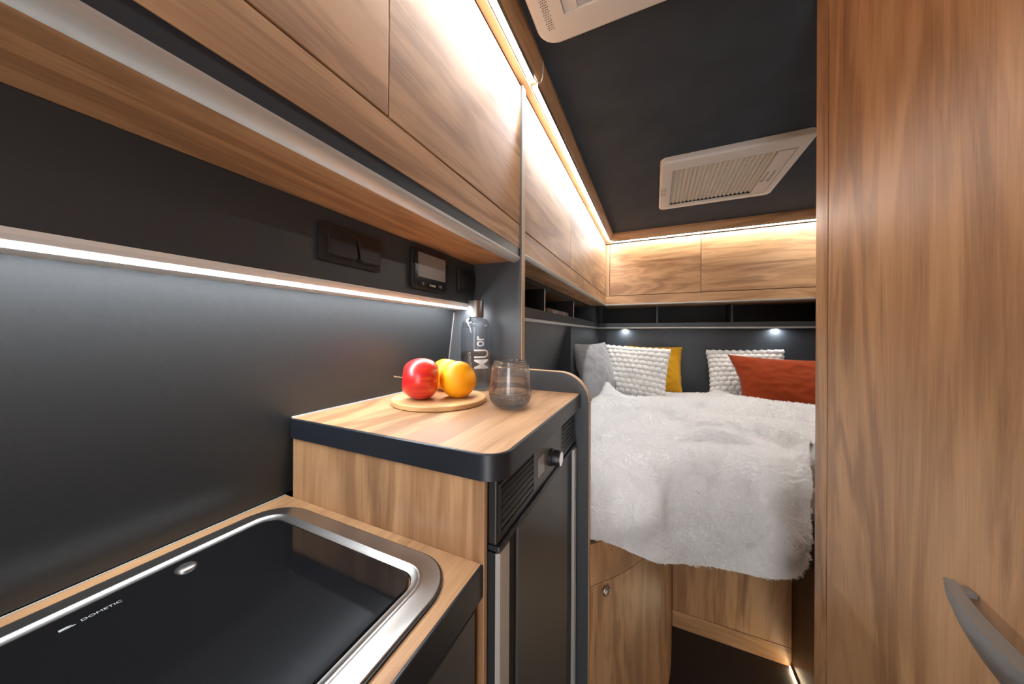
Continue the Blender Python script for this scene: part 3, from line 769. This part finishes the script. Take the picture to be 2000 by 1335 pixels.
# ------------------------------------------------------------------ ceiling units
t = thing('air_conditioner', (0, .46, ZC - .04), 'off-white ceiling air conditioner cut by the top of the photo', 'air conditioner')
zb_ = ZC - .040
def soft_plate(x0, x1, y0, y1, r, z_top, z_bot, edge):
    loops = []
    for i in range(7):
        a = R(90 * i / 6); ins = edge * (1 - math.cos(a)); z = z_bot + edge - edge * math.sin(a) if 0 else z_bot + edge * (1 - math.sin(a))
        loops.append((ins, z))
    return loops
AX0, AX1, AY0, AY1 = -.274, .325, .02, .797
IN = rrect(-.198, .255, .10, .727, .004, 10)
def plate_with_hole(x0, x1, y0, y1, r, zt, zbm, edge, inner, idepth):
    L = [[(x, y, zt) for x, y in rrect(x0, x1, y0, y1, r, 10)]]
    for i in range(7):
        a = R(90 * i / 6); ins = edge * (1 - math.cos(a)); z = zbm + edge * (1 - math.sin(a))
        L.append([(x, y, z) for x, y in rrect(x0 + ins, x1 - ins, y0 + ins, y1 - ins, r - ins * .6, 10)])
    L.append([(x, y, zbm) for x, y in inner]); L.append([(x, y, zbm + idepth) for x, y in inner])
    return rings(BM(), L, False)
obj('frame', plate_with_hole(AX0, AX1, AY0, AY1, .050, ZC - .0005, zb_, .012, IN, .010), WHITEPL, t, 'auto')
obj('centre_panel', bx(BM(), -.197, -.166, .101, .726, zb_ + .004, zb_ + .011), WHITEPL, t)
obj('diffuser_panel', bx(BM(), -.1654, .254, .101, .726, zb_ + .006, zb_ + .012), simple('grey_diffuser', (.46, .47, .49), .35), t)
b = BM()
for i in range(40):
    for j in range(4):
        x = -.2435 + j * .0042 + (.0 if i % 2 else .0021) - .0; y = .748 - i * .0056
        lathe(b, [(0, -.0003), (.00125, -.0003), (.00125, .0002)], (x, y, zb_), 8)
obj('perforations', b, BLACKIN, t)
t = thing('roof_vent', (.3, 1.86, ZC - .03), 'off-white roof hatch frame with a pleated blind above the bed', 'roof hatch')
zv_ = ZC - .030
HI = rrect(.066, .535, 1.640, 2.098, .006, 10)
obj('frame', plate_with_hole(.022, .572, 1.568, 2.143, .030, ZC - .0005, zv_, .012, HI, .012), WHITEPL, t, 'auto')
obj('inner_rim', ring(BM(), HI, rrect(.078, .472, 1.655, 2.090, .003, 10), 'Z', zv_ + .0045, zv_ + .0075), WHITEPL, t)
b = BM(); nP = 20; x0, x1 = .080, .470
pl = []
for i in range(nP * 2 + 1):
    x = x0 + (x1 - x0) * i / (nP * 2); pl.append((x, zv_ + .008 + (.0095 if i % 2 else 0)))
top = [(x, z + .0008) for x, z in pl]
V0 = [b.verts.new((x, 1.657, z)) for x, z in pl]; V1 = [b.verts.new((x, 2.082, z)) for x, z in pl]
for i in range(len(pl) - 1): b.faces.new((V0[i], V0[i + 1], V1[i + 1], V1[i]))
bmesh.ops.recalc_face_normals(b, faces=b.faces)
obj('pleated_blind', b, CREAM, t).modifiers.new('thick', 'SOLIDIFY').thickness = .0006
obj('blind_backing', bx(BM(), .078, .472, 1.655, 2.090, zv_ + .0188, zv_ + .0195), BLACKIN, t)
pb = obj('pull_bar', bx(BM(), .474, .5315, 1.656, 2.095, zv_ + .001, zv_ + .0042, .001), WHITEPL, t)
for x in (.487, .512):
    obj('grip', bx(BM(), x - .0035, x + .0035, 1.838, 1.940, zv_ - .0008, zv_ + .0008), SLOTM, pb)
    obj('grip_latch', bx(BM(), x - .009, x + .0035, 1.925, 1.945, zv_ - .0011, zv_ + .0008), SLOTM, pb)
b = BM()
for gx in (.0285, .0440):
    for gy in (1.828, 1.882):
        for k in range(5):
            bx(b, gx + k * .0026, gx + k * .0026 + .0014, gy, gy + .044, zv_ - .0002, zv_ + .0006)
obj('slots', b, SLOTM, t)

# ------------------------------------------------------------------ things on the raised worktop
lb = lathe(BM(), [(0, 0), (.1060, 0), (.1085, .0018), (.1085, .0102), (.1070, .0118), (0, .0120)], (-.4625, .605, ZU + .0003), 72)
sb = obj('serving_board', lb, BOARD, None, 'auto'); tag(sb, 'round pale wooden board under the fruit', 'board')
ZT = ZU + .012
# apple lying on its side
def fruit(prof, n, M, wob=0, seed=0):
    b = BM(); lathe(b, prof, (0, 0, 0), n)
    if wob:
        for v in b.verts:
            a = math.atan2(v.co.y, v.co.x); r = math.hypot(v.co.x, v.co.y)
            s = 1 + wob * math.cos(5 * a + seed) * (v.co.z > 0 and .6 or 1.4) * min(1, abs(v.co.z) / .03) + .02 * noise.noise(v.co * 18 + Vector((seed, 0, 0)))
            v.co.x *= s; v.co.y *= s
    bmesh.ops.transform(b, matrix=M, verts=b.verts); return b
ap = []
for i in range(33):
    th = math.pi * i / 32
    r = .0465 * math.sin(th) ** .82 * (1 + .06 * math.cos(th)) ; h = -.0445 * math.cos(th)
    h += -.0  # dimples
    if th > math.pi * .72: h -= .016 * ((th - math.pi * .72) / (math.pi * .28)) ** 2.2
    if th < math.pi * .24: h += .010 * (1 - th / (math.pi * .24)) ** 2
    ap.append((0 if i in (0, 32) else r, h))
m, nt, bs = new_mat('apple_skin'); MATS['apple_skin'] = m
tc = nt.nodes.new('ShaderNodeTexCoord'); sx = nt.nodes.new('ShaderNodeSeparateXYZ'); nt.links.new(tc.outputs['Object'], sx.inputs[0])
mp = nt.nodes.new('ShaderNodeMapping'); mp.inputs['Scale'].default_value = (70, 70, 7); nt.links.new(tc.outputs['Object'], mp.inputs[0])
nn = nt.nodes.new('ShaderNodeTexNoise'); nn.inputs['Scale'].default_value = 1.5; nn.inputs['Detail'].default_value = 5; nt.links.new(mp.outputs[0], nn.inputs['Vector'])
ad = nt.nodes.new('ShaderNodeMath'); ad.operation = 'MULTIPLY_ADD'; ad.inputs[1].default_value = -4.5; nt.links.new(sx.outputs[2], ad.inputs[0]); nt.links.new(nn.outputs['Fac'], ad.inputs[2])
rp = nt.nodes.new('ShaderNodeValToRGB'); e = rp.color_ramp.elements; e[0].position = .36; e[0].color = (.52, .010, .014, 1); e[1].position = .80; e[1].color = (.78, .17, .02, 1)
q = e.new(.58); q.color = (.62, .025, .010, 1)
nt.links.new(ad.outputs[0], rp.inputs['Fac'])
mr = nt.nodes.new('ShaderNodeVectorMath'); mr.operation = 'DISTANCE'; mr.inputs[1].default_value = (0, 0, .030)
nt.links.new(tc.outputs['Object'], mr.inputs[0])
r2 = nt.nodes.new('ShaderNodeMapRange'); r2.inputs['From Min'].default_value = .008; r2.inputs['From Max'].default_value = .021; r2.inputs['To Min'].default_value = 1; r2.inputs['To Max'].default_value = 0
nt.links.new(mr.outputs['Value'], r2.inputs[0])
mx = nt.nodes.new('ShaderNodeMix'); mx.data_type = 'RGBA'; nt.links.new(r2.outputs[0], mx.inputs[0]); nt.links.new(rp.outputs[0], mx.inputs[6]); mx.inputs[7].default_value = (.66, .34, .06, 1)
nt.links.new(mx.outputs[2], bs.inputs['Base Color']); bs.inputs['Roughness'].default_value = .30; bs.inputs['Coat Weight'].default_value = .25; bs.inputs['Coat Roughness'].default_value = .2
AC = Vector((-.480, .555, ZT + .0474))
ax = Vector((-.72, -.60, .07)).normalized()
RA = Vector((0, 0, 1)).rotation_difference(ax)
t = thing('apple', (AC.x, AC.y, ZT), 'red apple lying on its side on the round board', 'apple')
fl = obj('flesh', fruit(ap, 64, Matrix.Identity(4), .025, 1), m, t, True, loc=(0, 0, 0))
fl.location = AC - t.location; fl.rotation_euler = RA.to_euler()
st = [AC + ax * a + Vector((0, 0, b_)) for a, b_ in ((.020, 0), (.034, .0003), (.046, .0012), (.056, .0022))]
obj('stem', tube(BM(), smooth_path(st, 8), [.0011] * 7 + [.0015, .0018]), simple('stem_brown', (.20, .13, .07), .7), t, True)
m, nt, bs = new_mat('orange_peel'); MATS['orange_peel'] = m
tc = nt.nodes.new('ShaderNodeTexCoord'); vo = nt.nodes.new('ShaderNodeTexVoronoi'); vo.inputs['Scale'].default_value = 420; nt.links.new(tc.outputs['Object'], vo.inputs['Vector'])
n2 = nt.nodes.new('ShaderNodeTexNoise'); n2.inputs['Scale'].default_value = 16; nt.links.new(tc.outputs['Object'], n2.inputs['Vector'])
rp = nt.nodes.new('ShaderNodeValToRGB'); e = rp.color_ramp.elements; e[0].position = .3; e[0].color = (.88, .29, .004, 1); e[1].position = .7; e[1].color = (.93, .40, .006, 1)
nt.links.new(n2.outputs['Fac'], rp.inputs['Fac']); nt.links.new(rp.outputs[0], bs.inputs['Base Color'])
bp = nt.nodes.new('ShaderNodeBump'); bp.inputs['Strength'].default_value = .35; bp.inputs['Distance'].default_value = .0008; nt.links.new(vo.outputs['Distance'], bp.inputs['Height']); nt.links.new(bp.outputs[0], bs.inputs['Normal'])
bs.inputs['Roughness'].default_value = .46; bs.inputs['Specular IOR Level'].default_value = .3; bs.inputs['Subsurface Weight'].default_value = .05; bs.inputs['Subsurface Radius'].default_value = (.01, .004, .001)
op = []
for i in range(29):
    th = math.pi * i / 28; r = .0428 * math.sin(th); h = -.0420 * math.cos(th)
    if th > math.pi * .86: h -= .0035 * ((th - math.pi * .86) / (math.pi * .14)) ** 1.5
    op.append((0 if i in (0, 28) else r, h))
for lab, c, axv in (('orange at the front of the board beside the red apple', (-.4165, .612), (.6, .6, .35)), ('orange behind the apple and the front orange', (-.4955, .6745), (.1, .2, 1))):
    C_ = Vector((c[0], c[1], ZT + .0420)); Mo = Matrix.Translation(C_) @ Vector((0, 0, 1)).rotation_difference(Vector(axv).normalized()).to_matrix().to_4x4()
    t = thing('orange', (C_.x, C_.y, ZT), lab, 'orange', 'oranges on the round board')
    obj('peel', fruit(op, 48, Mo, .004, c[0] * 9), m, t, True)
    tip = C_ + Vector(axv).normalized() * .0385
    b = lathe(BM(), [(0, .0012), (.0018, .001), (.0026, -.0005), (0, -.001)], (0, 0, 0), 12)
    bmesh.ops.transform(b, matrix=Matrix.Translation(tip) @ Vector((0, 0, 1)).rotation_difference(Vector(axv).normalized()).to_matrix().to_4x4(), verts=b.verts)
    obj('stem_button', b, MATS['stem_brown'], t, True)

# glass and water
def glass_mat(name, col, ior=1.47, rough=0, thin=0):
    m, nt, b = new_mat(name); b.inputs['Base Color'].default_value = (*col, 1); b.inputs['Transmission Weight'].default_value = 1; b.inputs['IOR'].default_value = ior; b.inputs['Roughness'].default_value = rough
    if thin:
        tr = nt.nodes.new('ShaderNodeBsdfTransparent'); tr.inputs['Color'].default_value = (*col, 1)
        mxs = nt.nodes.new('ShaderNodeMixShader'); mxs.inputs[0].default_value = thin
        nt.links.new(b.outputs[0], mxs.inputs[1]); nt.links.new(tr.outputs[0], mxs.inputs[2]); nt.links.new(mxs.outputs[0], nt.nodes['Material Output'].inputs['Surface'])
    MATS[name] = m; return m
GL = glass_mat('clear_glass', (1, 1, 1), thin=.15); WA = glass_mat('water', (1, 1, 1), 1.33); SMOKE = glass_mat('smoked_glass', (.95, .965, .98), 1.45, thin=.5)
def tumbler(label, x, y, wl):
    t = thing('drinking_glass', (x, y, ZU), label, 'glass', 'tumblers of water')
    outp = [(0, .0), (.026, 0), (.0310, .0012), (.0370, .0055), (.0430, .0130), (.0462, .0230), (.0470, .0310), (.0467, .0400), (.0454, .0520), (.0434, .0700), (.0413, .0880), (.0408, .0915)]
    inp = [(.0401, .0925), (.0392, .0915), (.0397, .0880), (.0418, .0700), (.0438, .0520), (.0450, .0400), (.0452, .0320), (.0440, .0245), (.0405, .0170), (.0340, .0120), (.0220, .0100), (0, .0095)]
    obj('glass_body', lathe(BM(), outp + inp, (x, y, ZU + .0003), 64), GL, t, True)
    # water slightly overlapping the glass wall
    wp = [(0, .0093), (.0222, .0098), (.0343, .0117), (.0409, .0167), (.0444, .0243), (.0456, .0320)]
    if wl > .0345: 
        wp += [(.0455 - (wl - .032) * .085, wl - .0012), (.0440 - (wl - .032) * .085, wl)]
    else: wp += []
    wp += [(.0380, wl - .0006), (0, wl - .0006)]
    obj('water', lathe(BM(), wp, (x, y, ZU + .0003), 64), WA, t, True)
tumbler('front water tumbler nearest the edge of the raised worktop', -.288, .624, .0375)
tumbler('water tumbler standing behind the other one', -.334, .722, .0480)
BXc, BYc = -.4780, .7930
t = thing('water_bottle', (BXc, BYc, ZU), 'smoky glass water bottle with steel cap and white lettering in the corner', 'bottle')
outp = [(0, .0030), (.020, .0020), (.036, 0), (.0405, .0010), (.0435, .0040), (.0445, .0090), (.0445, .1600), (.0443, .1680), (.0432, .1790), (.0405, .1900), (.0360, .1985), (.0290, .2045), (.0215, .2075), (.0190, .2095), (.0185, .2130), (.0185, .2310)]
inp = [(.0165, .2310), (.0165, .2125), (.0170, .2090), (.0205, .2060), (.0285, .2025), (.0348, .1965), (.0388, .1885), (.0412, .1780), (.0422, .1680), (.0424, .1600), (.0424, .0110), (.0405, .0070), (.020, .0060), (0, .0065)]
obj('glass_body', lathe(BM(), outp + inp, (BXc, BYc, ZU + .0003), 64), SMOKE, t, True)
obj('water', lathe(BM(), [(0, .0064), (.0200, .0059), (.0406, .0068), (.0427, .0110), (.0427, .1085), (.0410, .1092), (0, .1092)], (BXc, BYc, ZU + .0003), 64), WA, t, True)
cp = obj('cap', lathe(BM(), [(0, .2325), (.0195, .2325), (.0215, .2290), (.0215, .2120), (.0225, .2100), (.0225, .2560), (.0218, .2575), (0, .2578)][3:] , (BXc, BYc, ZU), 48), STEEL, t, 'auto')
obj('neck_ring', lathe(BM(), [(.0187, .2095), (.0222, .2095), (.0222, .2118), (.0187, .2118)], (BXc, BYc, ZU), 40), BLACKIN, t, 'auto')
# tag loop hanging from the cap inside the bottle
obj('strap', tube(BM(), smooth_path([(BXc - .012, BYc - .006, ZU + .228), (BXc - .016, BYc - .010, ZU + .2), (BXc - .0215, BYc - .012, ZU + .178)], 10), .0038, 6), simple('navy_strap', (.012, .018, .03), .6), t)
# lettering wrapped on the side facing the camera, reading upwards
def wrap_text(s, size, ang0, z0, name, xs=1.0):
    cu = bpy.data.curves.new(name, 'FONT'); cu.body = s; cu.size = size; cu.align_x = 'LEFT'; cu.align_y = 'CENTER'; cu.offset = size * .012
    to = bpy.data.objects.new(name, cu); COL.objects.link(to); dg = bpy.context.evaluated_depsgraph_get(); dg.update()
    me = bpy.data.meshes.new_from_object(to.evaluated_get(dg)); bpy.data.objects.remove(to)
    b = BM(); b.from_mesh(me); bmesh.ops.subdivide_edges(b, edges=b.edges, cuts=2)
    for v in b.verts:
        a = ang0 - v.co.y / .0448    # text height runs round the bottle
        zz = z0 + v.co.x * xs
        v.co = Vector((BXc + .0449 * math.cos(a), BYc + .0449 * math.sin(a), zz))
    bmesh.ops.recalc_face_normals(b, faces=b.faces)
    return obj(name, b, WHITETXT, t)
camdir = math.atan2(-BYc, -BXc)
wrap_text('MU', .064, camdir + .45, ZU + .060, 'lettering', .62)
wrap_text('or', .044, camdir + .22, ZU + .1245, 'lettering', .70)

# ------------------------------------------------------------------ world: soft daylight through the open rear doorway
w = bpy.data.worlds.new('World'); scene.world = w; w.use_nodes = True
w.node_tree.nodes['Background'].inputs['Color'].default_value = (.95, .97, 1, 1); w.node_tree.nodes['Background'].inputs['Strength'].default_value = 4.6

# ------------------------------------------------------------------ camera
cam = bpy.data.cameras.new('camera'); co = bpy.data.objects.new('camera', cam); COL.objects.link(co)
cam.sensor_width = 36; cam.lens = 610 / 2000 * 36; cam.shift_y = -15 / 2000; cam.clip_start = .01
yaw, rl = R(24.5), R(.25)
ri = Vector((math.cos(yaw), math.sin(yaw), 0)); fw = Vector((-math.sin(yaw), math.cos(yaw), 0)); up = Vector((0, 0, 1))
r2 = ri * math.cos(rl) + up * math.sin(rl); u2 = -ri * math.sin(rl) + up * math.cos(rl)
M = Matrix((r2, u2, -fw)).transposed().to_4x4(); M.translation = (0, 0, 1.25)
co.matrix_world = M
scene.camera = co
vs = scene.view_settings
vs.view_transform = 'Standard'; vs.look = 'None'; vs.gamma = 1; vs.use_curve_mapping = False; vs.exposure = .46
